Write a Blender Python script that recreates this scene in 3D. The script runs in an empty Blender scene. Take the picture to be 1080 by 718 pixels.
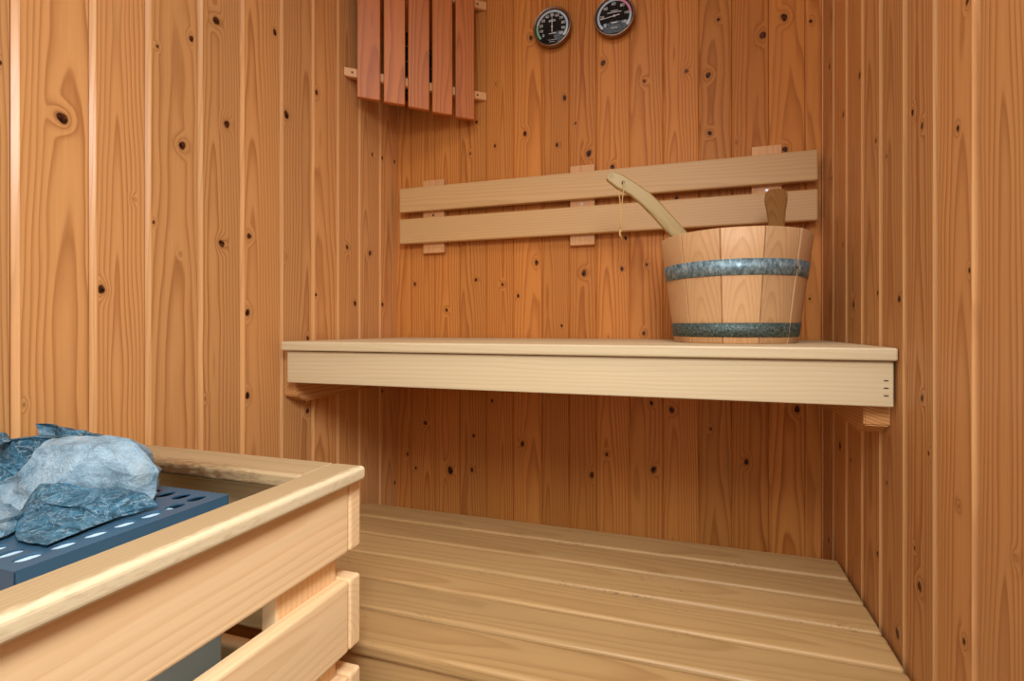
import bpy, bmesh, math, random
from mathutils import Vector, Matrix, noise
random.seed(7)
PI = math.pi
C = bpy.context.scene.collection
XL, XR, YB, YF = -0.817, 0.270, 1.200, -0.38      # side walls, back wall, front wall
CEIL = 2.02
MAT = {}

# ------------------------------------------------------------------ data
KNOT_LEFT = [(0.434,1.1821,0.009,1),(0.4767,0.9544,0.0068,1),(0.5929,1.2024,0.0079,1),(0.6087,1.3891,0.0056,1),(0.5544,1.346,0.003,1),(0.3818,1.2248,0.003,1),(0.6527,1.4465,0.0085,1),(0.6727,1.2702,0.0078,1),(0.7855,1.4993,0.0068,1),(0.886,1.4298,0.0064,1),(0.8071,1.3442,0.0089,1),(0.5206,1.0948,0.0043,0.5),(0.663,1.0509,0.0077,1),(0.7188,1.0744,0.0064,1),(0.7095,0.9279,0.0072,1),(0.7035,0.7695,0.0072,1),(0.991,1.0966,0.0061,1),(1.0777,1.0945,0.0075,1),(0.8888,0.9733,0.0043,1),(1.0257,0.9599,0.0072,1),(1.1278,0.9621,0.0067,1),(0.8693,0.8756,0.0053,1),(0.8739,0.7154,0.0063,1),(0.7986,1.0475,0.0079,0.5),(1.1208,0.7257,0.0051,1),(1.0878,1.3573,0.005,1),(1.1257,1.3625,0.0052,1),(1.1864,1.3709,0.0054,1),(0.6268,0.7751,0.0041,0.6),(0.5898,1.0211,0.0031,0.5),(0.5392,1.0655,0.0022,1),(0.3942,0.8012,0.0036,0.6),(0.3836,0.7638,0.0036,0.6),(1.1956,0.4573,0.0054,1)]
KNOT_BACK = [(-0.4112,1.661,0.0075,1),(-0.3158,1.4908,0.0078,1),(-0.4276,1.4109,0.0075,1),(-0.3399,1.3718,0.0061,1),(-0.2561,1.3411,0.0096,1),(-0.5678,1.4588,0.0052,1),(-0.5137,1.3881,0.0064,0.8),(-0.5117,1.5543,0.0064,0.6),(-0.5866,1.3747,0.0039,1),(-0.2907,1.4218,0.0036,1),(-0.2196,1.5648,0.0084,1),(-0.1172,1.5042,0.0065,0.8),(-0.0175,1.5137,0.0091,0.7),(0.0322,1.4967,0.0079,1),(0.0549,1.6239,0.0049,1),(0.1572,1.5701,0.0098,1),(0.1959,1.603,0.0097,1),(0.0356,1.3589,0.0067,1),(-0.1956,1.3011,0.0071,1),(0.1978,1.3036,0.0075,1),(0.25,1.5845,0.0047,1),(0.0884,1.3307,0.0055,0.6),(-0.0403,1.2109,0.0057,1),(-0.7589,1.0222,0.0059,1),(-0.5695,1.0292,0.0057,1),(-0.6589,0.9474,0.0053,1),(-0.4917,1.0143,0.0051,1),(-0.4471,0.983,0.0055,1),(-0.3954,1.0691,0.0075,1),(-0.2684,1.0376,0.0089,1),(-0.3272,0.9037,0.0044,1),(-0.1578,1.1211,0.0054,1),(-0.1719,1.0451,0.0061,1),(-0.1115,1.0535,0.0042,1),(-0.1183,0.8849,0.0058,1),(0.2462,0.9637,0.0032,1),(-0.7254,0.6301,0.0067,1),(-0.5763,0.6039,0.0052,1),(-0.6472,0.5031,0.0118,1),(-0.5814,0.5105,0.0065,1),(-0.435,0.5914,0.0075,1),(-0.2438,0.5255,0.0084,1),(-0.7764,0.538,0.0049,1),(-0.7561,0.5006,0.0048,1),(-0.522,0.7015,0.0051,1),(-0.21,0.5809,0.0057,1),(-0.0948,0.5521,0.0093,1),(-0.0517,0.6999,0.0083,1),(-0.1,0.7144,0.0058,1),(0.1158,0.5881,0.0077,1),(0.2225,0.7151,0.0085,1),(0.038,0.6595,0.004,1)]
KNOT_RIGHT = [(0.5988,1.2354,0.0039,1),(0.7017,1.1486,0.0047,1),(0.6174,1.1121,0.004,1),(0.7433,1.1765,0.005,1),(0.9358,1.3281,0.0064,1),(1.126,1.4421,0.0067,1),(1.0298,1.3009,0.0061,1),(0.8592,1.1886,0.0041,1),(0.8207,1.1498,0.0028,1),(1.0921,1.2051,0.0042,1),(0.7708,0.9388,0.0059,1),(0.9678,0.9401,0.0075,1),(0.8512,0.9523,0.0041,1),(1.0328,1.0562,0.0036,1),(0.5843,0.9581,0.0024,1),(0.7017,0.8124,0.0047,1),(1.0513,0.6712,0.0092,1),(0.6842,0.7487,0.003,1),(0.8152,0.6729,0.0035,1),(0.8337,0.5521,0.005,1),(0.7088,0.5761,0.0071,1),(0.7772,0.476,0.0079,1),(0.6052,0.5723,0.004,1),(1.1334,0.4542,0.006,1),(0.9922,0.6611,0.0043,1),(0.6151,0.7098,0.005,0.5),(0.5217,0.6983,0.0042,0.5),(0.7222,0.6181,0.0024,1)]
STONES = {
'big': [(-0.7089,0.3619,0.7657),(-0.7065,0.3627,0.7695),(-0.6881,0.3682,0.7741),(-0.6782,0.3711,0.7747),(-0.6537,0.3785,0.7752),(-0.6365,0.3836,0.7759),(-0.6181,0.3891,0.7734),(-0.6095,0.3917,0.767),(-0.5997,0.3946,0.7554),(-0.5898,0.3976,0.7426),(-0.5854,0.3989,0.7349),(-0.5874,0.3983,0.726),(-0.5886,0.398,0.7183),(-0.5903,0.3974,0.708),(-0.5732,0.3841,0.708),(-0.6021,0.3939,0.7098),(-0.6218,0.388,0.7093),(-0.6414,0.3822,0.708),(-0.6611,0.3763,0.708),(-0.6782,0.3711,0.7144),(-0.6954,0.366,0.7177),(-0.7102,0.3616,0.717),(-0.7175,0.3594,0.7144),(-0.7177,0.3556,0.708),(-0.6842,0.3335,0.708),(-0.6631,0.3129,0.708),(-0.7028,0.3245,0.708),(-0.7254,0.3314,0.708),(-0.7593,0.3469,0.7208),(-0.747,0.3506,0.7285),(-0.7347,0.3542,0.7336),(-0.7224,0.3579,0.7426),(-0.7102,0.3616,0.7593)] ,
'ridge': [(-0.792,0.3945,0.7785),(-0.7812,0.3977,0.779),(-0.765,0.4026,0.7762),(-0.7488,0.4074,0.772),(-0.7272,0.4139,0.7672),(-0.7082,0.4196,0.7627),(-0.6893,0.4252,0.7607),(-0.6947,0.4236,0.7537),(-0.7218,0.4155,0.7565),(-0.7461,0.4082,0.7565),(-0.7677,0.4018,0.7593),(-0.7879,0.3957,0.7655)] ,
'dark': [(-0.8041,0.3596,0.7582),(-0.7964,0.3619,0.7636),(-0.7784,0.3673,0.7676),(-0.7604,0.3726,0.7703),(-0.7424,0.378,0.7711),(-0.727,0.3826,0.769),(-0.7347,0.3803,0.7636),(-0.7412,0.3784,0.7542),(-0.7501,0.3757,0.7408),(-0.7604,0.3726,0.7301),(-0.7694,0.3699,0.7266),(-0.7784,0.3673,0.7314),(-0.7861,0.365,0.7355),(-0.8015,0.3603,0.7395)] ,
'lower': [(-0.6608,0.3118,0.708),(-0.6814,0.3276,0.708),(-0.6822,0.3334,0.7106),(-0.6765,0.3351,0.719),(-0.6696,0.3372,0.7322),(-0.6512,0.3427,0.7346),(-0.619,0.3523,0.7274),(-0.5822,0.3633,0.7262),(-0.5638,0.3688,0.7231),(-0.5523,0.3723,0.7142),(-0.5495,0.3731,0.7101),(-0.5541,0.3625,0.708),(-0.5572,0.3398,0.708),(-0.5539,0.3153,0.708),(-0.5498,0.2959,0.708),(-0.5471,0.2801,0.708),(-0.5662,0.279,0.708),(-0.5848,0.2781,0.708),(-0.6203,0.2927,0.708)] ,
'corner': [(-0.674,0.2889,0.7184),(-0.6614,0.2927,0.725),(-0.6488,0.2964,0.7272),(-0.6425,0.2983,0.7217),(-0.6358,0.3003,0.7158),(-0.6383,0.2996,0.7097),(-0.6234,0.2918,0.708),(-0.6063,0.2815,0.708),(-0.6064,0.2741,0.708),(-0.6389,0.2767,0.708)] ,
'edge': [(-0.7956,0.3465,0.7672),(-0.7856,0.3494,0.775),(-0.7731,0.3532,0.7776),(-0.7668,0.3551,0.7711),(-0.7631,0.3562,0.7672),(-0.7706,0.3539,0.7619),(-0.7881,0.3487,0.7593)] ,
'mid': [(-0.8002,0.3503,0.7396),(-0.785,0.3548,0.7428),(-0.7699,0.3594,0.7383),(-0.7548,0.3639,0.7286),(-0.7522,0.3646,0.7238),(-0.7648,0.3609,0.7186),(-0.78,0.3563,0.7133),(-0.7951,0.3518,0.7159)] ,
}
LADLE_UP= [(-0.1525, 0.9408, 1.2048), (-0.1347, 0.9461, 1.1983), (-0.1074, 0.9543, 1.1802), (-0.0825, 0.9617, 1.1621), (-0.0652, 0.9669, 1.1452), (-0.0428, 0.9736, 1.1193), (-0.018, 0.981, 1.0908)]
LADLE_LO= [(-0.1632, 0.9376, 1.1867), (-0.1446, 0.9431, 1.1711), (-0.1198, 0.9506, 1.1577), (-0.0999, 0.9565, 1.14), (-0.0776, 0.9632, 1.1167), (-0.0577, 0.9691, 1.0934), (-0.0465, 0.9725, 1.0805)]
EDGE_BACK = [XL, -0.7733, -0.6974, -0.6201, -0.54, -0.4618, -0.3816, -0.3082, -0.2365, -0.1531, -0.0718, 0.0108, 0.0848, 0.1642, 0.2395, XR]
EDGE_LEFT = [YF, -0.294, -0.21, -0.126, -0.042, 0.043, 0.128, 0.213, 0.298,
             0.384, 0.4654, 0.5378, 0.6209, 0.7015, 0.7914, 0.8775, 0.9559, 1.0336, 1.1175, YB]
EDGE_RIGHT = [YF, -0.30, -0.214, -0.128, -0.042, 0.044, 0.13, 0.215, 0.30, 0.39, 0.485,
              0.5777, 0.6608, 0.7471, 0.8334, 0.9162, 1.0034, 1.0907, 1.1804, YB]

# ------------------------------------------------------------------ node helpers
class NT:
    def __init__(s, name):
        s.m = bpy.data.materials.new(name); s.m.use_nodes = True
        s.t = s.m.node_tree; s.t.nodes.clear()
    def n(s, typ, **kw):
        nd = s.t.nodes.new(typ)
        for k, v in kw.items(): setattr(nd, k, v)
        return nd
    def link(s, a, b): s.t.links.new(a, b)
    def val(s, sock, v):
        if isinstance(v, bpy.types.NodeSocket): s.link(v, sock)
        elif v is not None: sock.default_value = v
    def math(s, op, a, b=None, c=None, clamp=False):
        nd = s.n('ShaderNodeMath', operation=op, use_clamp=clamp)
        s.val(nd.inputs[0], a); s.val(nd.inputs[1], b)
        if c is not None: s.val(nd.inputs[2], c)
        return nd.outputs[0]
    def vmul(s, v, w):
        nd = s.n('ShaderNodeVectorMath', operation='MULTIPLY'); s.link(v, nd.inputs[0]); nd.inputs[1].default_value = w
        return nd.outputs[0]
    def noise(s, vec, scale=1.0, detail=2.0, rough=0.5, dist=0.0):
        nd = s.n('ShaderNodeTexNoise'); s.link(vec, nd.inputs['Vector'])
        nd.inputs['Scale'].default_value = scale; nd.inputs['Detail'].default_value = detail
        nd.inputs['Roughness'].default_value = rough; nd.inputs['Distortion'].default_value = dist
        return nd.outputs['Fac']
    def ramp(s, fac, stops, interp='LINEAR'):
        nd = s.n('ShaderNodeValToRGB'); nd.color_ramp.interpolation = interp
        e = nd.color_ramp.elements
        while len(e) < len(stops): e.new(0.5)
        for i, (p, c) in enumerate(stops):
            e[i].position = p
            e[i].color = (c, c, c, 1) if isinstance(c, (int, float)) else (*c, 1)
        s.link(fac, nd.inputs[0]); return nd.outputs[0]
    def mix(s, fac, a, b, blend='MIX'):
        nd = s.n('ShaderNodeMix', data_type='RGBA', blend_type=blend)
        s.val(nd.inputs[0], fac)
        for sock, v in ((nd.inputs[6], a), (nd.inputs[7], b)):
            if isinstance(v, bpy.types.NodeSocket): s.link(v, sock)
            else: sock.default_value = (*v, 1)
        return nd.outputs[2]
    def scale_col(s, col, f):
        nd = s.n('ShaderNodeVectorMath', operation='SCALE'); s.link(col, nd.inputs[0]); s.val(nd.inputs[3], f)
        return nd.outputs[0]
    def bsdf(s, col, rough, metal=0.0, bump=None, bstr=0.1, bdist=0.001, spec=0.5):
        b = s.n('ShaderNodeBsdfPrincipled')
        if isinstance(col, bpy.types.NodeSocket): s.link(col, b.inputs['Base Color'])
        else: b.inputs['Base Color'].default_value = (*col, 1)
        s.val(b.inputs['Roughness'], rough); s.val(b.inputs['Metallic'], metal)
        b.inputs['Specular IOR Level'].default_value = spec
        if bump is not None:
            bn = s.n('ShaderNodeBump'); bn.inputs['Strength'].default_value = bstr; bn.inputs['Distance'].default_value = bdist
            s.link(bump, bn.inputs['Height']); s.link(bn.outputs[0], b.inputs['Normal'])
        return b
    def out(s, sh):
        o = s.n('ShaderNodeOutputMaterial'); s.link(sh, o.inputs[0]); return s.m

def lin(r, g, b):
    f = lambda c: (c / 255 / 12.92) if c <= 10 else ((c / 255 + 0.055) / 1.055) ** 2.4
    return (f(r), f(g), f(b))

def wood(name, light, dark, dens=170, contrast=0.75, rough=0.4, tone=0.28, fiber=0.12, spec=0.5, extra=None, warp=0.010, hue=(1.0, 0.90, 0.78)):
    t = NT(name)
    gp = t.n('ShaderNodeAttribute', attribute_name='gp').outputs['Vector']
    tint = t.n('ShaderNodeAttribute', attribute_name='tint').outputs['Fac']
    kn = t.n('ShaderNodeAttribute', attribute_name='knot').outputs['Fac']
    sep = t.n('ShaderNodeSeparateXYZ'); t.link(gp, sep.inputs[0])
    x, y, z = sep.outputs
    r = t.math('SQRT', t.math('ADD', t.math('MULTIPLY', y, y), t.math('MULTIPLY', z, z)))
    w1 = t.noise(t.vmul(gp, (2.2, 14, 14)), 1.0, 2.0)
    w2 = t.noise(t.vmul(gp, (9, 45, 45)), 1.0, 1.0)
    f = t.math('ADD', r, t.math('MULTIPLY', x, 0.016))
    f = t.math('ADD', f, t.math('MULTIPLY', t.math('SUBTRACT', w1, 0.5), warp * 2))
    f = t.math('ADD', f, t.math('MULTIPLY', t.math('SUBTRACT', w2, 0.5), warp * 0.25))
    f = t.math('ADD', f, t.math('MULTIPLY', t.math('MINIMUM', kn, 0.75), 0.02))
    fr = t.math('FRACT', t.math('MULTIPLY', f, dens))
    ring = t.ramp(fr, [(0.0, 0.12), (0.12, 0.0), (0.5, 0.16), (0.78, 0.75), (0.88, 1.0), (0.95, 0.7), (1.0, 0.12)])
    big = t.noise(t.vmul(gp, (1.6, 22, 22)), 1.0, 2.0)
    amt = t.math('MULTIPLY', t.math('MULTIPLY', ring, contrast), t.math('ADD', 0.25, t.math('MULTIPLY', big, 1.3)), clamp=True)
    col = t.mix(amt, light, dark)
    fib = t.noise(t.vmul(gp, (7, 420, 420)), 1.0, 2.0, 0.6)
    k1 = t.math('ADD', 1 - fiber, t.math('MULTIPLY', fib, 2 * fiber))
    k2 = t.math('ADD', 1 - tone / 2 - 0.08, t.math('MULTIPLY', tint, tone))
    k3 = t.math('ADD', t.math('MULTIPLY', big, 0.16), 0.0)
    col = t.scale_col(col, t.math('MULTIPLY', k1, t.math('ADD', k2, k3)))
    # some boards a little redder
    red = t.math('FRACT', t.math('MULTIPLY', tint, 7.31))
    col = t.mix(t.math('MULTIPLY', red, 0.55), col, hue, 'MULTIPLY')
    # knots
    halo = t.ramp(kn, [(0.0, 0.0), (0.35, 0.12), (0.55, 0.5), (0.62, 1.0)])
    col = t.mix(t.math('MULTIPLY', halo, 0.8), col, tuple(c * 0.45 for c in dark))
    core = t.ramp(kn, [(0.62, 0.0), (0.70, 1.0)])
    kcol = t.ramp(t.noise(t.vmul(gp, (160, 160, 160)), 1.0, 2.0), [(0.38, (0.014, 0.004, 0.002)), (0.64, (0.13, 0.036, 0.012))])
    col = t.mix(core, col, kcol)
    if extra: col = extra(t, col, gp)
    hb = t.math('ADD', t.math('MULTIPLY', fib, 0.5), t.math('MULTIPLY', ring, -0.4))
    rg = t.math('ADD', rough - 0.06, t.math('MULTIPLY', fib, 0.14))
    MAT[name] = t.out(t.bsdf(col, rg, 0, hb, 0.25, 0.0006, spec).outputs[0])
    return MAT[name]

def scorch(t, col, gp):
    """brown heat marks on the inner edge of the rear cap rail beside the stones"""
    p = t.n('ShaderNodeNewGeometry').outputs['Position']
    d = t.n('ShaderNodeVectorMath', operation='SUBTRACT'); t.link(p, d.inputs[0]); d.inputs[1].default_value = (-0.665, 0.459, 0.713)
    dd = t.n('ShaderNodeVectorMath', operation='LENGTH'); t.link(t.vmul(d.outputs[0], (7.5, 60, 70)), dd.inputs[0])
    n = t.noise(t.vmul(p, (70, 260, 260)), 1.0, 4.0, 0.65)
    m = t.math('SUBTRACT', t.math('ADD', 1.35, t.math('MULTIPLY', t.math('SUBTRACT', n, 0.5), 2.2)), dd.outputs['Value'], clamp=True)
    col = t.mix(t.math('MULTIPLY', m, 0.9), col, (0.10, 0.034, 0.008))
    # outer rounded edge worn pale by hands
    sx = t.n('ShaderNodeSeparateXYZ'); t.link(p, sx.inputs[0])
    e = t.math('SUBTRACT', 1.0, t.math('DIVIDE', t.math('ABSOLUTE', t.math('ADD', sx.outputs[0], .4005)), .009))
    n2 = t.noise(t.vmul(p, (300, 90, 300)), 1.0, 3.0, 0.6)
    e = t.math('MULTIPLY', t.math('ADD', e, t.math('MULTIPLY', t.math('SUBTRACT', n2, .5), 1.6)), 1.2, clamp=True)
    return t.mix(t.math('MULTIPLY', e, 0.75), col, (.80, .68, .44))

def scuffs(t, col, gp):
    """dark worn specks scattered over the lower bench"""
    p = t.n('ShaderNodeNewGeometry').outputs['Position']
    n1 = t.noise(t.vmul(p, (6, 30, 6)), 1.0, 2.0)
    n2 = t.noise(t.vmul(p, (150, 420, 150)), 1.0, 3.0, 0.7)
    m = t.math('MULTIPLY', t.ramp(n1, [(0.58, 0.0), (0.72, 1.0)]), t.ramp(n2, [(0.53, 0.0), (0.64, 1.0)]))
    return t.mix(t.math('MULTIPLY', m, 0.55), col, (0.09, 0.055, 0.025))

wood('wall_pine_dim', lin(206, 136, 68), lin(150, 78, 30), dens=185, contrast=0.62, rough=0.45, tone=0.24, spec=.15)  # same pine as the side walls; redness of dimmer light put into colour
wood('wall_pine', lin(209, 155, 98), lin(152, 93, 47), dens=185, contrast=0.62, rough=0.45, tone=0.24, spec=.15)
wood('wall_bevel_lit', lin(221, 169, 113), lin(180, 122, 72), dens=185, contrast=0.4, rough=0.30, tone=0.2, spec=.5)  # paler on bevels facing front: the light they catch is in the colour
wood('shade_pine', lin(198, 118, 58), lin(146, 72, 30), dens=170, contrast=0.6, rough=0.45, tone=0.16)
wood('bench_wood', lin(210, 189, 150), lin(190, 158, 112), dens=150, contrast=0.34, rough=0.5, tone=0.12, fiber=.07, hue=(1, .96, .9))
wood('backrest_wood', lin(212, 170, 114), lin(178, 128, 74), dens=150, contrast=0.34, rough=0.5, tone=0.12, fiber=.07, hue=(1, .96, .9))
wood('slat_wood', lin(194, 158, 106), lin(158, 118, 70), dens=150, contrast=0.42,fiber=.08, rough=0.48, tone=0.18, extra=scuffs, hue=(1, .95, .88))
wood('guard_wood', lin(244, 212, 164), lin(222, 174, 118), dens=130, contrast=0.4, rough=0.5, tone=0.10, fiber=.07, hue=(1, .95, .88))
wood('cap_wood', lin(178, 154, 116), lin(152, 120, 78), dens=180, contrast=0.4, fiber=.08, rough=0.5, tone=0.10, extra=scorch, hue=(1, .95, .88))
wood('pail_wood', lin(210, 166, 118), lin(180, 126, 80), dens=160, contrast=0.45, rough=0.5, tone=0.26, hue=(1, .95, .88))
wood('ladle_wood', lin(178, 152, 98), lin(128, 100, 54), dens=230, contrast=0.5, rough=0.45, tone=0.06, hue=(1, .97, .92))
wood('spoon_wood', lin(150, 106, 54), lin(112, 68, 28), dens=230, contrast=0.5, rough=0.4, tone=0.06)
wood('batten_wood', lin(218, 164, 108), lin(184, 124, 72), dens=170, contrast=0.4, rough=0.5, tone=0.12, hue=(1, .95, .88))
wood('dark_frame', lin(120, 80, 45), lin(80, 48, 24), dens=200, contrast=0.5, rough=0.5)

def plain(name, col, rough=0.5, metal=0.0, spec=0.5):
    t = NT(name); MAT[name] = t.out(t.bsdf(col, rough, metal, spec=spec).outputs[0]); return MAT[name]

def stone_mat():
    t = NT('stone')
    p = t.n('ShaderNodeNewGeometry').outputs['Position']
    pale = t.n('ShaderNodeAttribute', attribute_name='tint').outputs['Fac']
    n0 = t.noise(t.vmul(p, (1, 1, 1)), 22, 4.0, 0.6)
    n1 = t.noise(p, 240, 5.0, 0.75)
    n2 = t.noise(p, 75, 5.0, 0.68, 1.2)
    n3 = t.noise(p, 42, 3.0, 0.6, 2.0)
    base = t.mix(t.ramp(n2, [(0.32, 0.0), (0.68, 1.0)]), lin(16, 54, 72), lin(80, 138, 166))
    m = t.math('SUBTRACT', t.math('ADD', pale, t.math('MULTIPLY', t.math('SUBTRACT', n0, 0.5), 1.7)), 0.45, clamp=True)
    base = t.mix(t.math('MULTIPLY', m, 1.5, clamp=True), base, lin(178, 206, 222))
    warm = t.ramp(t.noise(p, 30, 2.0), [(0.56, 0.0), (0.72, 1.0)])
    base = t.mix(t.math('MULTIPLY', t.math('MULTIPLY', warm, m, clamp=True), 0.9, clamp=True), base, lin(192, 196, 186))
    # light mineral veins and specks
    v = t.ramp(t.math('ABSOLUTE', t.math('SUBTRACT', n3, 0.5)), [(0.0, 1.0), (0.012, 0.35), (0.03, 0.0)])
    base = t.mix(t.math('MULTIPLY', v, 0.55), base, lin(178, 202, 214))
    base = t.mix(t.ramp(n1, [(0.58, 0.0), (0.74, 0.7)]), base, lin(180, 208, 222))
    base = t.mix(t.ramp(n1, [(0.28, 0.7), (0.42, 0.0)]), base, lin(16, 34, 48))
    h = t.math('ADD', t.math('MULTIPLY', n2, 1.0), t.math('MULTIPLY', n1, 0.5))
    MAT['stone'] = t.out(t.bsdf(base, 0.62, 0, h, 0.8, 0.004, 0.4).outputs[0])
stone_mat()

def zinc():
    t = NT('zinc'); p = t.n('ShaderNodeNewGeometry').outputs['Position']
    n = t.noise(t.vmul(p, (1, 1, .6)), 130, 4.0, 0.65); n2 = t.noise(p, 420, 3.0, 0.6)
    f = t.math('ADD', t.math('MULTIPLY', n, .7), t.math('MULTIPLY', n2, .3))
    col = t.ramp(f, [(0.34, lin(62, 84, 94)), (0.5, lin(118, 142, 150)), (0.66, lin(180, 206, 214))])
    MAT['zinc'] = t.out(t.bsdf(col, 0.5, 0.45, f, 0.2, 0.001).outputs[0])
    t = NT('zinc_dark'); p = t.n('ShaderNodeNewGeometry').outputs['Position']
    n = t.noise(p, 300, 4.0, 0.7)
    col = t.ramp(n, [(0.36, lin(48, 60, 58)), (0.55, lin(86, 102, 98)), (0.72, lin(150, 164, 158))])
    MAT['zinc_dark'] = t.out(t.bsdf(col, 0.55, 0.4, n, 0.2, 0.001).outputs[0])
zinc()
plain('tray_metal', lin(58, 96, 122), 0.38, 0.1)
plain('steel', lin(180, 216, 240), 0.4, 0.1)
plain('bright_steel', lin(205, 236, 255), 0.5, 0.0)
plain('black', (0.006, 0.006, 0.007), 0.5)
plain('dial_black', (0.006, 0.005, 0.005), 0.6, 0, .1)
plain('dial_grey', lin(176, 192, 204), 0.5)
plain('dial_green', lin(120, 176, 140), 0.5)
plain('dial_pink', lin(206, 130, 156), 0.5)
plain('dial_white', lin(222, 222, 216), 0.5)
plain('dial_blue', lin(120, 180, 190), 0.5)
plain('bezel', lin(150, 128, 112), 0.22, 0.9)
plain('screw', lin(190, 190, 190), 0.35, 0.8)
plain('screw_dark', lin(90, 70, 52), 0.5, 0.5)
plain('cord', lin(206, 168, 104), 0.8)
plain('wire', lin(170, 165, 150), 0.4, 0.7)
plain('lamp_white', lin(210, 205, 190), 0.3)
def glass():
    t = NT('dial_glass')
    tr = t.n('ShaderNodeBsdfTransparent'); gl = t.n('ShaderNodeBsdfGlossy'); gl.inputs['Roughness'].default_value = 0.03
    fr = t.n('ShaderNodeFresnel'); fr.inputs[0].default_value = 1.27
    mx = t.n('ShaderNodeMixShader'); t.link(fr.outputs[0], mx.inputs[0]); t.link(tr.outputs[0], mx.inputs[1]); t.link(gl.outputs[0], mx.inputs[2])
    MAT['dial_glass'] = t.out(mx.outputs[0])
glass()
def floor_tile():
    t = NT('floor_tile'); p = t.n('ShaderNodeNewGeometry').outputs['Position']
    br = t.n('ShaderNodeTexBrick'); t.link(p, br.inputs['Vector']); br.offset = 0
    br.inputs['Scale'].default_value = 1; br.inputs['Brick Width'].default_value = .2; br.inputs['Row Height'].default_value = .2; br.inputs['Mortar Size'].default_value = .003
    br.inputs['Color1'].default_value = (*lin(150, 138, 124), 1); br.inputs['Color2'].default_value = (*lin(142, 130, 118), 1); br.inputs['Mortar'].default_value = (*lin(100, 92, 84), 1)
    MAT['floor_tile'] = t.out(t.bsdf(br.outputs[0], .5).outputs[0])
floor_tile()

# ------------------------------------------------------------------ mesh building
class MB:
    """collects verts with grain position, tint and knot value, and faces"""
    def __init__(s): s.v = []; s.g = []; s.t = []; s.k = []; s.f = []; s.m = []; s.sm = []
    def vert(s, p, g=(0, 0, 0), t=.5, k=0.0):
        s.v.append(tuple(p)); s.g.append(tuple(g)); s.t.append(t); s.k.append(k); return len(s.v) - 1
    def face(s, idx, m=0, smooth=False): s.f.append(tuple(idx)); s.m.append(m); s.sm.append(smooth)
    def from_bm(s, bm, M=None, grain=None, t=.5, m=0, smooth=False):
        """grain = (axis index along the grain, offsets): gp from the local coordinates"""
        b = len(s.v); bm.verts.index_update()
        for v in bm.verts:
            co = v.co
            if grain:
                ax, off = grain
                o = [co[ax], co[(ax + 1) % 3], co[(ax + 2) % 3]]
                g = tuple(o[i] + off[i] for i in range(3))
            else: g = (0, 0, 0)
            s.vert(M @ co if M else co, g, t)
        for f in bm.faces: s.face([b + v.index for v in f.verts], m, smooth)
        bm.free()
    def build(s, name, mats, parent=None, origin=None):
        org = Vector(origin) if origin is not None else (parent_world(parent) if parent else Vector((0, 0, 0)))
        me = bpy.data.meshes.new(name)
        me.from_pydata([tuple(Vector(p) - org) for p in s.v], [], s.f)
        for m in (mats if isinstance(mats, (list, tuple)) else [mats]): me.materials.append(MAT[m])
        me.polygons.foreach_set('material_index', s.m); me.polygons.foreach_set('use_smooth', s.sm)
        a = me.attributes.new('gp', 'FLOAT_VECTOR', 'POINT'); a.data.foreach_set('vector', [c for g in s.g for c in g])
        a = me.attributes.new('tint', 'FLOAT', 'POINT'); a.data.foreach_set('value', s.t)
        a = me.attributes.new('knot', 'FLOAT', 'POINT'); a.data.foreach_set('value', s.k)
        me.update()
        o = bpy.data.objects.new(name, me); C.objects.link(o)
        if parent: o.parent = parent
        if parent is None or origin is not None: o.location = org if parent is None else org - parent_world(parent)
        return o

def parent_world(o):
    p = Vector((0, 0, 0))
    while o: p += Vector(o.location); o = o.parent
    return p

def roff(a=5.0): return (random.uniform(-a, a), random.uniform(-.03, .03), random.choice((-1, 1)) * random.uniform(.02, .09))

def block_bm(sx, sy, sz, bev=.003, seg=2):
    bm = bmesh.new(); bmesh.ops.create_cube(bm, size=1)
    bmesh.ops.scale(bm, vec=(sx, sy, sz), verts=bm.verts)
    if bev > 0: bmesh.ops.bevel(bm, geom=bm.edges[:], offset=bev, segments=seg, profile=.5, affect='EDGES', clamp_overlap=True)
    return bm

def block(mb, x0, x1, y0, y1, z0, z1, bev=.003, seg=2, t=None, ax=None, rot=None, m=0):
    """one wooden piece between the given limits; grain along its longest side"""
    sx, sy, sz = x1 - x0, y1 - y0, z1 - z0
    if ax is None: ax = (sx, sy, sz).index(max(sx, sy, sz))
    M = Matrix.Translation(((x0 + x1) / 2, (y0 + y1) / 2, (z0 + z1) / 2))
    if rot: M = M @ rot
    mb.from_bm(block_bm(sx, sy, sz, bev, seg), M, (ax, roff()), random.random() if t is None else t, m, False)

def piece(name, mat, parent, *lim, **kw):
    mb = MB(); block(mb, *lim, **kw); return mb.build(name, mat, parent)

def cyl(mb, c, axis, r, h, seg=24, m=0, r2=None, smooth=True, bev=0):
    """closed cylinder from c along axis (unit) for h"""
    bm = bmesh.new()
    bmesh.ops.create_cone(bm, cap_ends=True, segments=seg, radius1=r, radius2=r if r2 is None else r2, depth=h)
    if bev: bmesh.ops.bevel(bm, geom=[e for e in bm.edges if e.calc_face_angle(0) > 1], offset=bev, segments=2, affect='EDGES')
    q = Vector((0, 0, 1)).rotation_difference(Vector(axis)).to_matrix().to_4x4()
    M = Matrix.Translation(Vector(c) + Vector(axis) * h / 2) @ q
    mb.from_bm(bm, M, None, .5, m, False)

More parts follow.
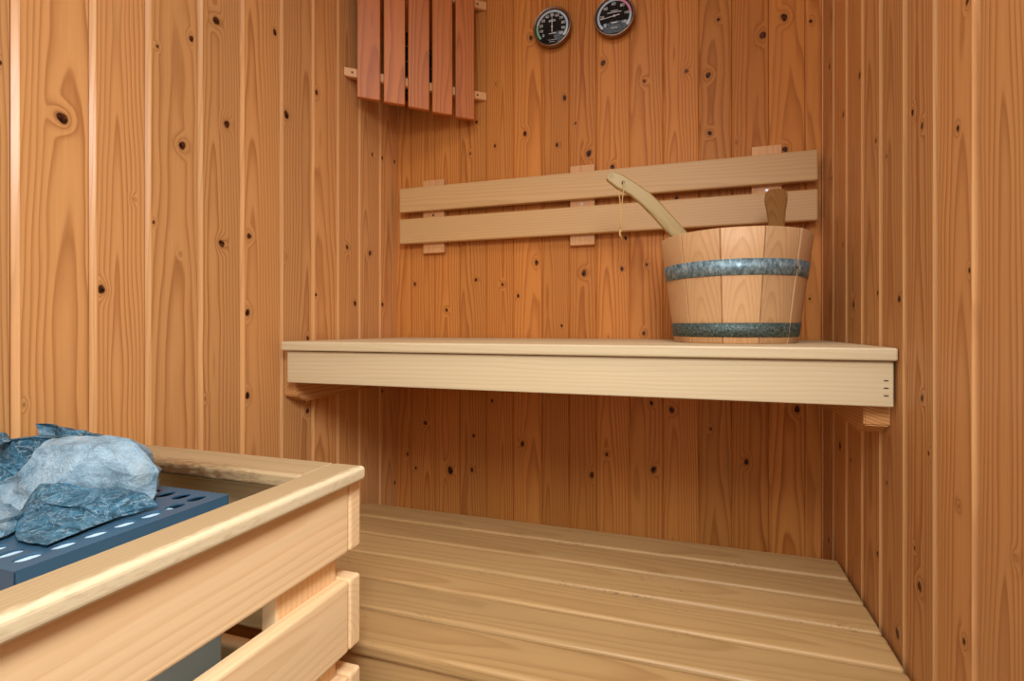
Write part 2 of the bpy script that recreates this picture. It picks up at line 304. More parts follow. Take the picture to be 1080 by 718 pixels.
def tube(mb, pts, r, seg=8, m=0):
    pts = [Vector(p) for p in pts]; rings = []
    for i, p in enumerate(pts):
        d = (pts[min(i + 1, len(pts) - 1)] - pts[max(i - 1, 0)]).normalized()
        a = d.orthogonal().normalized() if not rings else (rings[-1][1] - d * rings[-1][1].dot(d)).normalized()
        b = d.cross(a)
        rr = r[i] if isinstance(r, (list, tuple)) else r
        rings.append(([mb.vert(p + (a * math.cos(2 * PI * k / seg) + b * math.sin(2 * PI * k / seg)) * rr) for k in range(seg)], a))
    for i in range(len(rings) - 1):
        for k in range(seg): mb.face((rings[i][0][k], rings[i][0][(k + 1) % seg], rings[i + 1][0][(k + 1) % seg], rings[i + 1][0][k]), m, True)
    mb.face(rings[0][0][::-1], m); mb.face(rings[-1][0], m)

def lathe(mb, c, axis, prof, seg=48, m=0, smooth=True, closed=False):
    """prof = [(radius, height along axis)]"""
    ax = Vector(axis); a = ax.orthogonal().normalized(); b = ax.cross(a); rings = []
    for r, h in prof:
        rings.append([mb.vert(Vector(c) + ax * h + (a * math.cos(2 * PI * k / seg) + b * math.sin(2 * PI * k / seg)) * r) for k in range(seg)] if r > 1e-6 else [mb.vert(Vector(c) + ax * h)])
    n = len(rings)
    for i in range(n if closed else n - 1):
        p, q = rings[i], rings[(i + 1) % n]
        for k in range(seg):
            k2 = (k + 1) % seg
            if len(p) == 1: mb.face((p[0], q[k2], q[k]), m, smooth)
            elif len(q) == 1: mb.face((p[k], p[k2], q[0]), m, smooth)
            else: mb.face((p[k], p[k2], q[k2], q[k]), m, smooth)

def prism(mb, pts, dirv, th, grain=None, t=.5, bev=0, m=0):
    """extrude a planar outline by th along dirv"""
    bm = bmesh.new(); d = Vector(dirv).normalized() * th
    lo = [bm.verts.new(Vector(p)) for p in pts]; f = bm.faces.new(lo)
    r = bmesh.ops.extrude_face_region(bm, geom=[f])
    bmesh.ops.translate(bm, vec=d, verts=[g for g in r['geom'] if isinstance(g, bmesh.types.BMVert)])
    bmesh.ops.recalc_face_normals(bm, faces=bm.faces)
    if bev: bmesh.ops.bevel(bm, geom=[e for e in bm.edges if e.calc_face_angle(0) > .9], offset=bev, segments=2, affect='EDGES')
    mb.from_bm(bm, None, grain, t, m)

def thing(name, loc, label, cat, group=None):
    o = bpy.data.objects.new(name, None); C.objects.link(o); o.location = loc
    o.empty_display_size = .05; o['label'] = label; o['category'] = cat
    if group: o['group'] = group
    return o
def tag(o, label, cat, group=None):
    o['label'] = label; o['category'] = cat
    if group: o['group'] = group
    return o
def struct(o): o['kind'] = 'structure'; return o

# ------------------------------------------------------------------ room shell
def panel_wall(name, org, ax, nrm, edges, z0, z1, knots, bev=.006, dep=.0035, slot=.0004, bev_far=.002, mat='wall_pine'):
    """tongue and groove boards standing side by side, one surface"""
    A = Vector(ax); N = Vector(nrm); O = Vector(org); mb = MB(); boards = []
    prof = [(0, -dep), (.82, -dep * .13), (.93, -dep * .03), (1, 0)]
    for a, b in zip(edges[:-1], edges[1:]):
        off = (random.uniform(-8, 8), random.uniform(-.025, .025), random.choice((-1, 1)) * random.choice((random.uniform(.006, .03), random.uniform(.03, .1))))
        boards.append((a, b, off, random.random()))
    ring = []
    def add(s, n, bd):
        a, b, off, t = bd
        ids = []
        for z in (z0, z1):
            ids.append(mb.vert(O + A * s + N * n + Vector((0, 0, z)), (z + off[0], s - (a + b) / 2 + off[1], n + off[2]), t))
        ring.append(ids)
    flip = A.cross(Vector((0, 0, 1))).dot(N) > 0
    for bd in boards:
        a, b, off, t = bd
        bw = min(bev, (b - a) * .3); bn = min(bev_far, (b - a) * .3)
        ring.clear()
        if a == edges[0]: add(a - .01, 0, bd)
        else: add(a, -dep - .0015, bd); add(a + slot, -dep - .0015, bd)
        if a != edges[0]:
            for q, n in prof: add(a + slot + bw * q, n, bd)
        if b == edges[-1]: add(b + .01, 0, bd)
        else:
            for q, n in prof[::-1]: add(b - slot - bn * q, n, bd)
            add(b - slot, -dep - .0015, bd); add(b, -dep - .0015, bd)
        for i in range(len(ring) - 1):
            f = (ring[i][0], ring[i + 1][0], ring[i + 1][1], ring[i][1])
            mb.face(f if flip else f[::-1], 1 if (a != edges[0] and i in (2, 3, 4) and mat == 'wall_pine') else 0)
    # solid back of the wall
    s0, s1 = edges[0] - .03, edges[-1] + .03
    q = []
    for n in (-dep - .004, -.05):
        for s in (s0, s1):
            for z in (z0, z1): q.append(mb.vert(O + A * s + N * n + Vector((0, 0, z))))
    for f in ((0, 1, 5, 4), (2, 6, 7, 3), (1, 3, 7, 5), (0, 4, 6, 2), (4, 5, 7, 6)): mb.face([q[i] for i in f])
    # knots: fine discs whose grain coordinates continue the board's
    SEG = 28
    for s, z, r, kmax in knots:
        for bd in boards:
            a, b, off, t = bd
            if a <= s < b: break
        r = max(r * .62, .0019)
        lo, hi = a + bev + slot + .0012, b - bev - slot - .0012
        s = min(max(s, lo + r * 1.1), hi - r * 1.1)
        RL, RR, RV = min(4.2 * r, s - lo), min(4.2 * r, hi - s), r * 6.5
        rv = r * 1.25
        rows = [(0, 1.0), (.55, .92), (.9, .76), (1.0, .66), (1.25, .5)]
        tail = [.12, .26, .42, .6, .8, 1.0]
        rot = random.uniform(-.35, .35); prev = None
        for i in range(len(rows) + len(tail)):
            ids = []
            for k in range(SEG):
                th = 2 * PI * k / SEG; c, sn = math.cos(th), math.sin(th)
                RH = RR if c > 0 else RL
                wob = 1 + .10 * math.sin(2 * th + rot * 9) + .06 * math.sin(3 * th + rot * 20)
                if i < len(rows):
                    d, kv = rows[i]; px, pz = c * r * d * wob, sn * rv * d * wob
                else:
                    u = tail[i - len(rows)]
                    e0, e1 = 1.25 * wob, 1.0
                    px = c * (r * e0 * (1 - u) + RH * u); pz = sn * (rv * e0 * (1 - u) + RV * u); kv = .5 * (1 - u) ** 2
                px = min(max(px, -RL), RR)
                ss, zz = s + px, z + pz
                ids.append(mb.vert(O + A * ss + N * .00025 + Vector((0, 0, zz)), (zz + off[0], ss - (a + b) / 2 + off[1], off[2]), t, kv * kmax))
                if i == 0: break
            if prev is not None:
                for k in range(SEG):
                    k2 = (k + 1) % SEG
                    f = (prev[0], ids[k], ids[k2]) if len(prev) == 1 else (prev[k], ids[k], ids[k2], prev[k2])
                    mb.face(f if flip else f[::-1])
            prev = ids
    return struct(mb.build(name, [mat, 'wall_bevel_lit']))

panel_wall('wall_back', (0, YB, 0), (1, 0, 0), (0, -1, 0), EDGE_BACK, 0, CEIL, KNOT_BACK, bev=.0045, dep=.0022, mat='wall_pine_dim')
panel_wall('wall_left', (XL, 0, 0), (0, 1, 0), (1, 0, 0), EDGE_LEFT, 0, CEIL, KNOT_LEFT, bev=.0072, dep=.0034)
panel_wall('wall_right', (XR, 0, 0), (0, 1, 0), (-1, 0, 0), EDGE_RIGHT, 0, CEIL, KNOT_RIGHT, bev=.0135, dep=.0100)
mb = MB()
y = YF; 
while y < YB - .001:
    block(mb, XL - .05, XR + .05, y + .0005, min(y + .085, YB + .04) - .0005, CEIL, CEIL + .03, bev=.003); y += .085
struct(mb.build('ceiling', 'bench_wood'))
mb = MB(); mb.from_bm(block_bm(XR - XL + .1, YB - YF + .1, .05, 0), Matrix.Translation(((XL + XR) / 2, (YB + YF) / 2, -.025)))
struct(mb.build('floor', 'floor_tile'))
# front wall behind the camera with the tall open window that lets the daylight in
DX0, DX1, DZ1 = -0.76, 0.21, 1.97
mb = MB()
for x0, x1, z0, z1 in ((XL - .05, DX0, 0, CEIL), (DX1, XR + .05, 0, CEIL), (DX0, DX1, DZ1, CEIL), (DX0, DX1, 0, .45)):
    block(mb, x0, x1, YF - .05, YF, z0, z1, bev=.002, ax=2)
struct(mb.build('wall_front', 'bench_wood'))

# ------------------------------------------------------------------ upper bench
SF, ZS = .7695, .8714
ub = thing('sauna_bench', ((XL + XR) / 2, 1.0, 0), 'pale wooden upper bench spanning the sauna, carrying the pail', 'bench')
ub.location.z = ZS - .09
n = 5; pitch = (1.188 - SF + .006) / n
for i in range(n):
    y0 = SF + i * pitch
    piece('seat_slat', 'bench_wood', ub, -.7925, .2685, y0, y0 + pitch - .006, ZS - .018, ZS, bev=.0028, t=.55 if i == 0 else None)
mb = MB(); block(mb, -.7855, .2660, .7776, .7976, .7885, .8522, bev=.002, t=.7)
def add_disc(mb, c, ex, ez, r, off, t, kmax, asp=1.6):
    prev = None; SEG = 20
    for d, kv in ((0, 1), (.6, .9), (1, .64), (1.5, .4), (2.4, .2), (3.6, .07), (5, 0)):
        ids = []
        for k in range(SEG):
            th = 2 * PI * k / SEG; px, pz = math.cos(th) * r * d * asp, math.sin(th) * r * d * .8
            p = Vector(c) + Vector(ex) * px + Vector(ez) * pz
            ids.append(mb.vert(p, (px + off[0], pz + off[1], off[2]), t, kv * kmax))
            if d == 0: break
        if prev:
            for k in range(SEG):
                k2 = (k + 1) % SEG
                mb.face((prev[0], ids[k], ids[k2]) if len(prev) == 1 else (prev[k], ids[k], ids[k2], prev[k2]))
        prev = ids
ap = mb.build('apron', 'bench_wood', ub)
for z in (.8255, .8150, .8045):
    mb = MB(); block(mb, .2535, .2595, .7770, .7790, z - .0009, z + .0009, bev=.0004); mb.build('staple', 'screw_dark', ap)
for x0, x1, inner in ((XL + .0005, -.783, 1), (.236, XR - .0005, -1)):
    mb = MB()
    pts = [(x0, .8, ZS - .0185), (x0, 1.19, ZS - .0185), (x0, 1.19, .752), (x0, .83, .744), (x0, .8, .758)]
    prism(mb, pts, (1, 0, 0), x1 - x0, (1, roff()), .35, bev=.002)
    mb.build('cleat', 'wall_pine', ub)

# ------------------------------------------------------------------ lower bench
lb = thing('sauna_bench', ((XL + XR) / 2, .81, 0), 'worn low slatted bench below the shelf-like upper bench, with scuffed boards', 'bench')
LP = .0794; LY = 1.0526
for i in range(6):
    y1 = LY - i * LP
    piece('seat_slat', 'slat_wood', lb, -.8150, .2665, y1 - LP + .0055, y1, .429, .45, bev=.0055, seg=3)
LF = LY - 6 * LP + .0035
piece('apron', 'slat_wood', lb, -.8150, .2665, LF + .008, LF + .028, .335, .4285, bev=.003, t=.8)
for x0 in (-.80, -.30, .215):
    piece('crossbeam', 'slat_wood', lb, x0, x0 + .04, LF + .03, LY - .01, .385, .4288, bev=.002)
for x0 in (-.80, .215):
    for y0 in (LF + .03, LY - .06):
        piece('leg', 'slat_wood', lb, x0, x0 + .04, y0, y0 + .045, 0, .3848, bev=.002)

# ------------------------------------------------------------------ backrest
br = thing('backrest', (-.265, 1.2, 1.1), 'two pale horizontal backrest boards fixed on three battens to the back wall', 'backrest')
for z0, z1 in ((1.2185, 1.2857), (1.1315, 1.1998)):
    piece('board', 'backrest_wood', br, -.787, .2578, 1.165, 1.183, z0, z1, bev=.0035, t=.15)
for x0, x1, z0, z1, sc in ((-.7231, -.6583, 1.105, 1.3075, 'screw_dark'), (-.3011, -.2378, 1.1065, 1.3075, 'screw'), (.1257, .1887, 1.1065, 1.3105, 'screw')):
    mb = MB(); block(mb, x0, x1, 1.1832, 1.1998, z0, z1, bev=.002); b = mb.build('batten', 'batten_wood', br)
    mb = MB(); cyl(mb, ((x0 + x1) / 2, 1.1833, 1.2095), (0, -1, 0), .0032, .0012, 14, bev=.0004); mb.build('screw', sc, b)

# ------------------------------------------------------------------ lamp and its slatted shade
A0 = Vector((XL, .991, 0)); dr = Vector((.78443, .62021, 0)); nr = Vector((.62021, -.78443, 0))
SL = .337
def diag(mb, s0, s1, n0, n1, z0, z1, bev=.002, ax=None, t=None):
    c = A0 + dr * ((s0 + s1) / 2) + nr * ((n0 + n1) / 2); sx, sy, sz = s1 - s0, n1 - n0, z1 - z0
    R = Matrix(((dr.x, -nr.x, 0, 0), (dr.y, -nr.y, 0, 0), (0, 0, 1, 0), (0, 0, 0, 1)))
    if ax is None: ax = (sx, sy, sz).index(max(sx, sy, sz))
    mb.from_bm(block_bm(sx, sy, sz, bev, 2), Matrix.Translation((c.x, c.y, (z0 + z1) / 2)) @ R, (ax, roff()), random.random() if t is None else t)
sh = thing('lamp_shade', (-.69, 1.09, 1.45), 'slatted reddish wooden lamp guard across the upper left corner', 'lampshade')
for s0, s1, zb in ((.023, .0762, 1.4600), (.0846, .1353, 1.4588), (.1429, .1948, 1.4560), (.2027, .2539, 1.4530), (.2623, .3117, 1.4500)):
    mb = MB(); diag(mb, s0, s1, .0105, .024, zb, 1.845, bev=.002); mb.build('slat', 'shade_pine', sh)
for zc in (1.5235, 1.768):
    mb = MB()
    # rail ends are cut on the diagonal so that they sit flat on the two walls
    for nn in (0,):
        pts = []
        w = .0135
        p0, p1 = A0 + nr * .010, A0 + nr * (.010 - w)
        def wall_pt(base, wall):
            return base + dr * (((XL + .0006 - base.x) / dr.x) if wall == 'l' else ((YB - .0006 - base.y) / dr.y))
        for base, wall in ((p0, 'l'), (p0, 'r'), (p1, 'r'), (p1, 'l')):
            q = wall_pt(base, wall); pts.append((q.x, q.y, zc - .0105))
        prism(mb, pts, (0, 0, 1), .021, (0, roff()), .9, bev=.0012)
    rl = mb.build('rail', 'batten_wood', sh)
    for s in (.012, .3235):
        mb = MB(); p = A0 + dr * s + nr * .0095; cyl(mb, (p.x, p.y, zc), nr, .0028, .0012, 12); mb.build('screw', 'screw_dark', rl)
lp = thing('wall_lamp', (-.75, 1.13, 1.6), 'unlit oval lamp with wire cage in the corner behind the wooden slats', 'lamp')
lc = A0 + dr * .165 - nr * .095
mb = MB(); cc = Vector((lc.x, lc.y, 1.62))
bm = bmesh.new(); bmesh.ops.create_cone(bm, cap_ends=True, segments=32, radius1=.062, radius2=.058, depth=.03)
bmesh.ops.scale(bm, vec=(1, 1.5, 1), verts=bm.verts)
Rl = Matrix(((dr.x, 0, nr.x), (dr.y, 0, nr.y), (0, 1, 0))).to_4x4()
mb.from_bm(bm, Matrix.Translation(cc) @ Rl); mb.build('base', 'black', lp)
mb = MB(); bm = bmesh.new(); bmesh.ops.create_uvsphere(bm, u_segments=28, v_segments=14, radius=1)
bmesh.ops.scale(bm, vec=(.045, .075, .04), verts=bm.verts)
mb.from_bm(bm, Matrix.Translation(cc + nr * .02) @ Rl, smooth=True); mb.build('lamp_glass', 'black', lp)
mb = MB()
for kz in (-.06, -.02, .02, .06):
    w = .055 * math.sqrt(1 - (kz / .11) ** 2)
    pts = []
    for k in range(17):
        th = PI * k / 16
        p = cc + dr * (w * 1.05 * math.cos(th)) + nr * (.012 + .052 * math.sin(th)) + Vector((0, 0, kz)); pts.append(p)
    tube(mb, pts, .0013, 6)
for ks in (-.025, .025):
    pts = []
    for k in range(17):
        th = PI * k / 16
        pts.append(cc + dr * ks + nr * (.012 + .050 * math.sin(th)) + Vector((0, 0, .09 * math.cos(th))))
    tube(mb, pts, .0013, 6)
mb.build('wire_cage', 'wire', lp)
mb = MB(); tube(mb, [cc - nr * .01 + Vector((0, 0, .06)), cc - nr * .03 + Vector((0, 0, .08)), Vector((XL + .004, YB - .006, 1.74)), Vector((XL + .004, YB - .006, CEIL))], .003, 6)
mb.build('cable', 'black', lp)

# ------------------------------------------------------------------ dials
def text_mesh(mb, txt, c, size, m):
    cu = bpy.data.curves.new('figure', 'FONT'); cu.body = txt; cu.size = size; cu.align_x = 'CENTER'; cu.align_y = 'CENTER'; cu.extrude = .0001; cu.resolution_u = 3
    o = bpy.data.objects.new('figure', cu); C.objects.link(o)
    dg = bpy.context.evaluated_depsgraph_get(); me = o.evaluated_get(dg).to_mesh()
    b = len(mb.v)
    for v in me.vertices: mb.vert((c[0] + v.co.x, c[1] - v.co.z, c[2] + v.co.y))
    for p in me.polygons: mb.face([b + i for i in p.vertices], m)
    o.evaluated_get(dg).to_mesh_clear(); C.objects.unlink(o); bpy.data.objects.remove(o); bpy.data.curves.remove(cu)

def arc(mb, c, r0, r1, a0, a1, m, n=40, th=.0002):
    lo = []
    for i in range(n + 1):
        a = math.radians(a0 + (a1 - a0) * i / n)
        lo.append((mb.vert((c[0] + r0 * math.cos(a), c[1] - th, c[2] + r0 * math.sin(a))), mb.vert((c[0] + r1 * math.cos(a), c[1] - th, c[2] + r1 * math.sin(a)))))
    for i in range(n): mb.face((lo[i][0], lo[i][1], lo[i + 1][1], lo[i + 1][0]), m)

def bar(mb, c, dx0, dx1, dz0, dz1, m=0):
    q = [mb.vert((c[0] + dx, c[1] - .0003, c[2] + dz)) for dx, dz in ((dx0, dz0), (dx1, dz0), (dx1, dz1), (dx0, dz1))]; mb.face(q, m)

def dial(name, label, cx, cz, marks, bands, needle, r=.0505):
    t = thing(name, (cx, YB, cz), label, 'thermometer' if name == 'thermometer' else 'hygrometer')
    D = .021
    mb = MB(); lathe(mb, (cx, YB - .0003, cz), (0, -1, 0), [(.001, 0), (r - .003, 0), (r - .001, .006), (r, .012), (r, D - .002), (r - .0016, D), (r - .0042, D - .0006), (r - .0052, D - .005), (.001, D - .005)], 64)
    mb.build('case', 'bezel', t)
    fy = YB - .0003 - (D - .005) - .0004; f = (cx, fy, cz)
    mb = MB(); lathe(mb, (cx, fy + .0003, cz), (0, -1, 0), [(0, .0003), (r - .0054, .0003)], 64); fc = mb.build('dial_face', 'dial_black', t)
    mb = MB()
    for a0, a1, m in bands: arc(mb, f, r * .735, r * .845, a0, a1, m)
    mb.build('scale', ['dial_grey', 'dial_green', 'dial_pink'], fc)
    mb = MB()
    for txt, a in marks:
        a = math.radians(a); text_mesh(mb, txt, (cx + r * .60 * math.cos(a), fy - .0003, cz + r * .60 * math.sin(a)), .0105 if len(txt) < 3 else .0085, 0)
    if name == 'hygrometer':
        for z0, w in ((.0165, .0085), (.0135, .0095)): bar(mb, f, -w, w, z0, z0 + .0014)
        bar(mb, f, -.009, .009, -.0175, -.0160); bar(mb, f, -.0105, .0105, -.0330, -.0322); bar(mb, f, -.0075, .0075, -.0380, -.0370)
    else:
        for z0, w in ((.0125, .009), (.0085, .0175)): bar(mb, f, -w, w, z0, z0 + .0016)
        bar(mb, f, -.007, .007, -.0165, -.0148); bar(mb, f, -.009, .009, -.0290, -.0280)
    mb.build('lettering', 'dial_white', fc)
    mb = MB(); a = math.radians(needle); d = Vector((math.cos(a), 0, math.sin(a))); w = Vector((-d.z, 0, d.x)); y = Vector((0, -.0016, 0)); c0 = Vector(f)
    q = [mb.vert(c0 + y + p) for p in (d * r * .70 + w * .0004, d * r * .70 - w * .0004, -d * r * .26 - w * .0010, -d * r * .26 + w * .0010)]; q2 = [mb.vert(Vector(mb.v[i]) + Vector((0, .0004, 0))) for i in q]
    mb.face(q); mb.face(q2[::-1])
    for i in range(4): mb.face((q[i], q2[i], q2[(i + 1) % 4], q[(i + 1) % 4]))
    cyl(mb, (cx, fy, cz), (0, -1, 0), .0022, .0022, 16)
    mb.build('needle', 'dial_white', t)
    mb = MB(); R0 = r - .0046
    lathe(mb, (cx, YB - .0003 - D + .0022, cz), (0, -1, 0), [(R0 * k / 8, .0035 * (1 - (k / 8) ** 2)) for k in range(9)], 48)
    mb.build('glass_cover', 'dial_glass', t)
hy = [(str(v), 220 - i * 26) for i, v in enumerate(range(0, 101, 10))]
dial('hygrometer', 'round black dial on the back wall with a green arc and upright needle', -.3483, 1.6690, hy, [(-40, 165, 0), (165, 222, 1)], 90)
tm = [(str(v), 222 - i * 43) for i, v in enumerate(range(0, 121, 20))]
dial('thermometer', 'round black dial on the back wall with a pink arc and level needle', -.1884, 1.6670, tm, [(-40, 5, 0), (5, 72, 2), (72, 222, 0)], 187)

# ------------------------------------------------------------------ pail, ladle, spoon
PC = Vector((.0727, .9925, ZS)); RB, RT, PH = .1100, .1365, .196
pail = thing('pail', PC, 'round wooden stave pail with two grey metal hoops on the upper bench', 'bucket')
def rad(h): return RB + (RT - RB) * h / PH
view_ang = math.atan2(-PC.y, -PC.x)                          # direction from pail to camera
cuts = [-104, -72, -40, -9, 21.5, 51, 92, 133, 174, 215]
for i in range(len(cuts)):
    a0 = cuts[i]; a1 = cuts[i + 1] if i + 1 < len(cuts) else cuts[0] + 360
    mb = MB(); off = (random.uniform(-3, 3), random.uniform(-.02, .02), random.choice((.004, .012, .05, .08))); t = random.random()
    if i == 1: off = (1.3, .0, .006)
    n = 8; grid = []
    hs = [0, .002, .05, .1, .15, PH - .002, PH]
    for j in range(n + 1):
        u = [0, .018, .04, .25, .5, .75, .96, .982, 1][j]
        ins = .0036 if j in (0, n) else 0
        dg = .28 if j == 0 else (-.28 if j == n else 0)
        aa = view_ang + math.radians(a0 + (a1 - a0) * u + dg * 0)
        half = math.radians((a1 - a0) / 2); flat = math.cos(half) / math.cos(math.radians((a0 + (a1 - a0) * u) - (a0 + a1) / 2))
        k = .55 + .45 * flat / math.cos(half)                # slightly flattened staves
        col = []
        for h in hs:
            ro = rad(h) * (1 - (1 - flat / math.cos(half)) * .25) - ins - (.0015 if h in (0, PH) else 0)
            # outer and inner points
            for rr in (ro, rad(h) - .014):
                p = PC + Vector((math.cos(aa) * rr, math.sin(aa) * rr, h))
                g = (h + off[0], (u - .5) * .09 + off[1], (rr - RT) + off[2])
                col.append(mb.vert(p, g, t))
        grid.append(col)
    m = len(hs)
    for j in range(n):
        for h in range(m - 1):
            a, b, c, d = grid[j][2 * h], grid[j + 1][2 * h], grid[j + 1][2 * h + 2], grid[j][2 * h + 2]
            mb.face((a, b, c, d), 0, j not in (0, n - 1))
            a, b, c, d = grid[j][2 * h + 1], grid[j + 1][2 * h + 1], grid[j + 1][2 * h + 3], grid[j][2 * h + 3]
            mb.face((d, c, b, a))
        mb.face((grid[j][0], grid[j][1], grid[j + 1][1], grid[j + 1][0]))
        e = 2 * (m - 1); mb.face((grid[j][e], grid[j + 1][e], grid[j + 1][e + 1], grid[j][e + 1]))
    for j in (0, n):
        for h in range(m - 1):
            f = (grid[j][2 * h], grid[j][2 * h + 2], grid[j][2 * h + 3], grid[j][2 * h + 1]); mb.face(f if j == 0 else f[::-1])
    mb.build('stave', 'pail_wood', pail)
mb = MB(); lathe(mb, PC + Vector((0, 0, .012)), (0, 0, 1), [(0, 0), (rad(.012) - .0145, 0), (rad(.024) - .0145, .012), (0, .012)], 40, smooth=False); mb.build('bottom', 'pail_wood', pail)
for z0, z1, mt in ((.1165, .1435, 'zinc'), (.0115, .0360, 'zinc_dark')):
    mb = MB(); lathe(mb, PC, (0, 0, 1), [(rad(z0) + .0003, z0), (rad(z0) + .0018, z0), (rad(z1) + .0018, z1), (rad(z1) + .0003, z1)], 72, closed=True, smooth=False)
    for p in range(len(mb.sm)): mb.sm[p] = p // 72 == 1
    hp = mb.build('hoop', mt, pail)
    if mt == 'zinc': hp['label'] = 'pale mottled upper hoop'
    else: hp['label'] = 'dark lower hoop'
    zz = (z0 + z1) / 2; aa = view_ang + math.radians(51 if mt == 'zinc' else 42); rr = rad(zz) + .0012
    mb = MB(); cyl(mb, PC + Vector((math.cos(aa) * rr, math.sin(aa) * rr, zz)), (math.cos(aa), math.sin(aa), 0), .0022, .0016, 12); mb.build('rivet', 'screw_dark', hp)

vd = Vector((-.2867, .958, 0))                               # horizontal direction the camera looks
ld = thing('ladle', PC + Vector((0, 0, .026)), 'wooden ladle with a curved greenish handle and cord, leaning in the pail', 'ladle')
ax_dir = Vector((LADLE_UP[-1])) - Vector(LADLE_UP[-2]); ax_dir = ((Vector(LADLE_UP[-1]) + Vector(LADLE_LO[-1])) - (Vector(LADLE_UP[3]) + Vector(LADLE_LO[3]))).normalized()
up = [Vector(p) for p in LADLE_UP]; lo = [Vector(p) for p in LADLE_LO]
for k in (.03, .07, .11): up.append(Vector(LADLE_UP[-1]) + ax_dir * k); lo.append(Vector(LADLE_LO[-1]) + ax_dir * k)
mb = MB(); TH = .012
tip = (up[0] + lo[0]) / 2; a0 = (up[1] - up[0]).normalized()
SEC = []
def rib(u, l, sc=1.0):
    c = (u + l) / 2; w = (u - l) / 2 * sc; d = vd * TH / 2 * (sc ** .3)
    b = .22
    return [c + w - d * (1 - .5), c + w * (1 - b) - d, c - w * (1 - b) - d, c - w - d * .5, c - w + d * .5, c - w * (1 - b) + d, c + w * (1 - b) + d, c + w + d * .5]
SEC.append(rib(up[0] - a0 * .0035, lo[0] - a0 * .0035, .75))
for u, l in zip(up, lo): SEC.append(rib(u, l))
rows = []
for i, sct in enumerate(SEC): rows.append([mb.vert(p, (i * .03, (p - (SEC[i][1] + SEC[i][5]) / 2).dot(Vector((0, 0, 1))), .03), .5) for p in sct])
for i in range(len(rows) - 1):
    for k in range(8): mb.face((rows[i][k], rows[i][(k + 1) % 8], rows[i + 1][(k + 1) % 8], rows[i + 1][k]), 0, k in (0, 2, 4, 6))
mb.face(rows[0][::-1]); mb.face(rows[-1])
hd = mb.build('handle', 'ladle_wood', ld)
HP = Vector((-.1325, .9385, 1.1816))
mb = MB(); cyl(mb, HP - vd * .0026, vd, .0026, .0095, 14); mb.build('cord_hole', 'black', hd)
bc = (SEC[-1][1] + SEC[-1][5]) / 2 + ax_dir * .03
bc.x = PC.x + .02; bc.y = PC.y; bc.z = ZS + .062
mb = MB(); lathe(mb, bc, (0, 0, 1), [(0, -.028), (.022, -.025), (.036, -.010), (.040, .012), (.037, .012), (.033, -.008), (.020, -.021), (0, -.024)], 32); mb.build('bowl', 'ladle_wood', ld)
fr_ = HP - vd * .0042
P = lambda x, z, k=0: Vector((HP.x + x * .958, HP.y + x * .287, z)) - vd * (.0045 + k)
cord = MB()
tube(cord, [HP + vd * .004, HP - vd * .004, P(.0006, 1.166), P(-.0018, 1.148), P(-.0034, 1.128), P(-.0048, 1.106), P(-.0062, 1.090)], .00095, 6)
tube(cord, [HP + vd * .004 + Vector((0, 0, -.001)), HP + vd * .0075 + Vector((-.004, 0, -.012)), P(-.0085, 1.1625, -.006), P(-.0080, 1.156, .0), P(-.0060, 1.142), P(-.0056, 1.12), P(-.0068, 1.09)], .00095, 6)
tube(cord, [P(-.0072, 1.0895), P(-.0052, 1.0855), P(-.0070, 1.082), P(-.0046, 1.077), P(-.0026, 1.0705)], [.0013, .0021, .0016, .001, .0008], 6)
tube(cord, [P(-.0066, 1.087), P(-.0078, 1.080), P(-.0062, 1.0755)], [.0012, .0010, .0008], 6)
cord.build('hanging_cord', 'cord', ld)

sp = thing('wooden_spoon', PC + Vector((.08, .05, .03)), 'brown wooden spoon with a rounded flat end sticking up out of the pail', 'spoon')
def pc(u, z, d): return Vector((.1535 + u * .958, 1.0480 + u * .287, z)) + vd * d
outl = [(-.0165, 1.06), (-.0190, 1.100), (-.0215, 1.128), (-.0245, 1.150), (-.0215, 1.1655), (-.0120, 1.1735), (.0040, 1.1760), (.0160, 1.1745), (.0225, 1.167), (.0220, 1.154), (.0165, 1.130), (.0130, 1.100), (.0110, 1.06)]
mb = MB(); prism(mb, [pc(u, z, -.006 + (1.17 - z) * -.12) for u, z in outl], Vector((.958, .287, 0)) * .55 + vd, .016, (2, (.3, -.15, -1.02)), .5, bev=.003)
mb.build('paddle_end', 'spoon_wood', sp)
mb = MB(); tube(mb, [pc(-.003, 1.075, .008), pc(-.014, 1.0, -.012), pc(-.028, .93, -.035), pc(-.032, .905, -.040)], [.010, .0085, .008, .0075], 10)
mb.build('stem', 'spoon_wood', sp)

# ------------------------------------------------------------------ heater guard
gd = thing('heater_guard', (-.60, .28, 0), 'pale wooden railing of stacked boards with rounded top cap around the heater', 'railing')
GO = -.399; GY = .520; GN = .03; ZC = .7247
piece('cap_rail', 'cap_wood', gd, GO - .0475, GO, GN, GY, ZC - .0177, ZC, bev=.0052, seg=4, t=.7)
piece('cap_rail', 'cap_wood', gd, XL + .003, GO - .0468, GY - .0600, GY, ZC - .0177, ZC, bev=.0052, seg=4, t=.45)
GX = -.415
for z0, z1 in ((.6170, .7066), (.4920, .5820), (.3720, .4620), (.2450, .3350)):
    piece('side_board', 'guard_wood', gd, GX - .02, GX, GN + .005, .5078, z0, z1, bev=.0042, seg=3, t=.6)
    piece('rear_board', 'guard_wood', gd, XL + .003, GX, .5086, .5300, z0, z1, bev=.0042, seg=3, t=.75)
for x0, x1, y0, y1 in ((-.456, -.4355, .4165, .5080), (-.456, -.4355, GN + .01, GN + .09)):
    piece('post', 'guard_wood', gd, x0, x1, y0, y1, 0, .7065, bev=.002, t=.75)
piece('post', 'guard_wood', gd, XL + .003, XL + .025, .4165, .5080, 0, .7065, bev=.002)

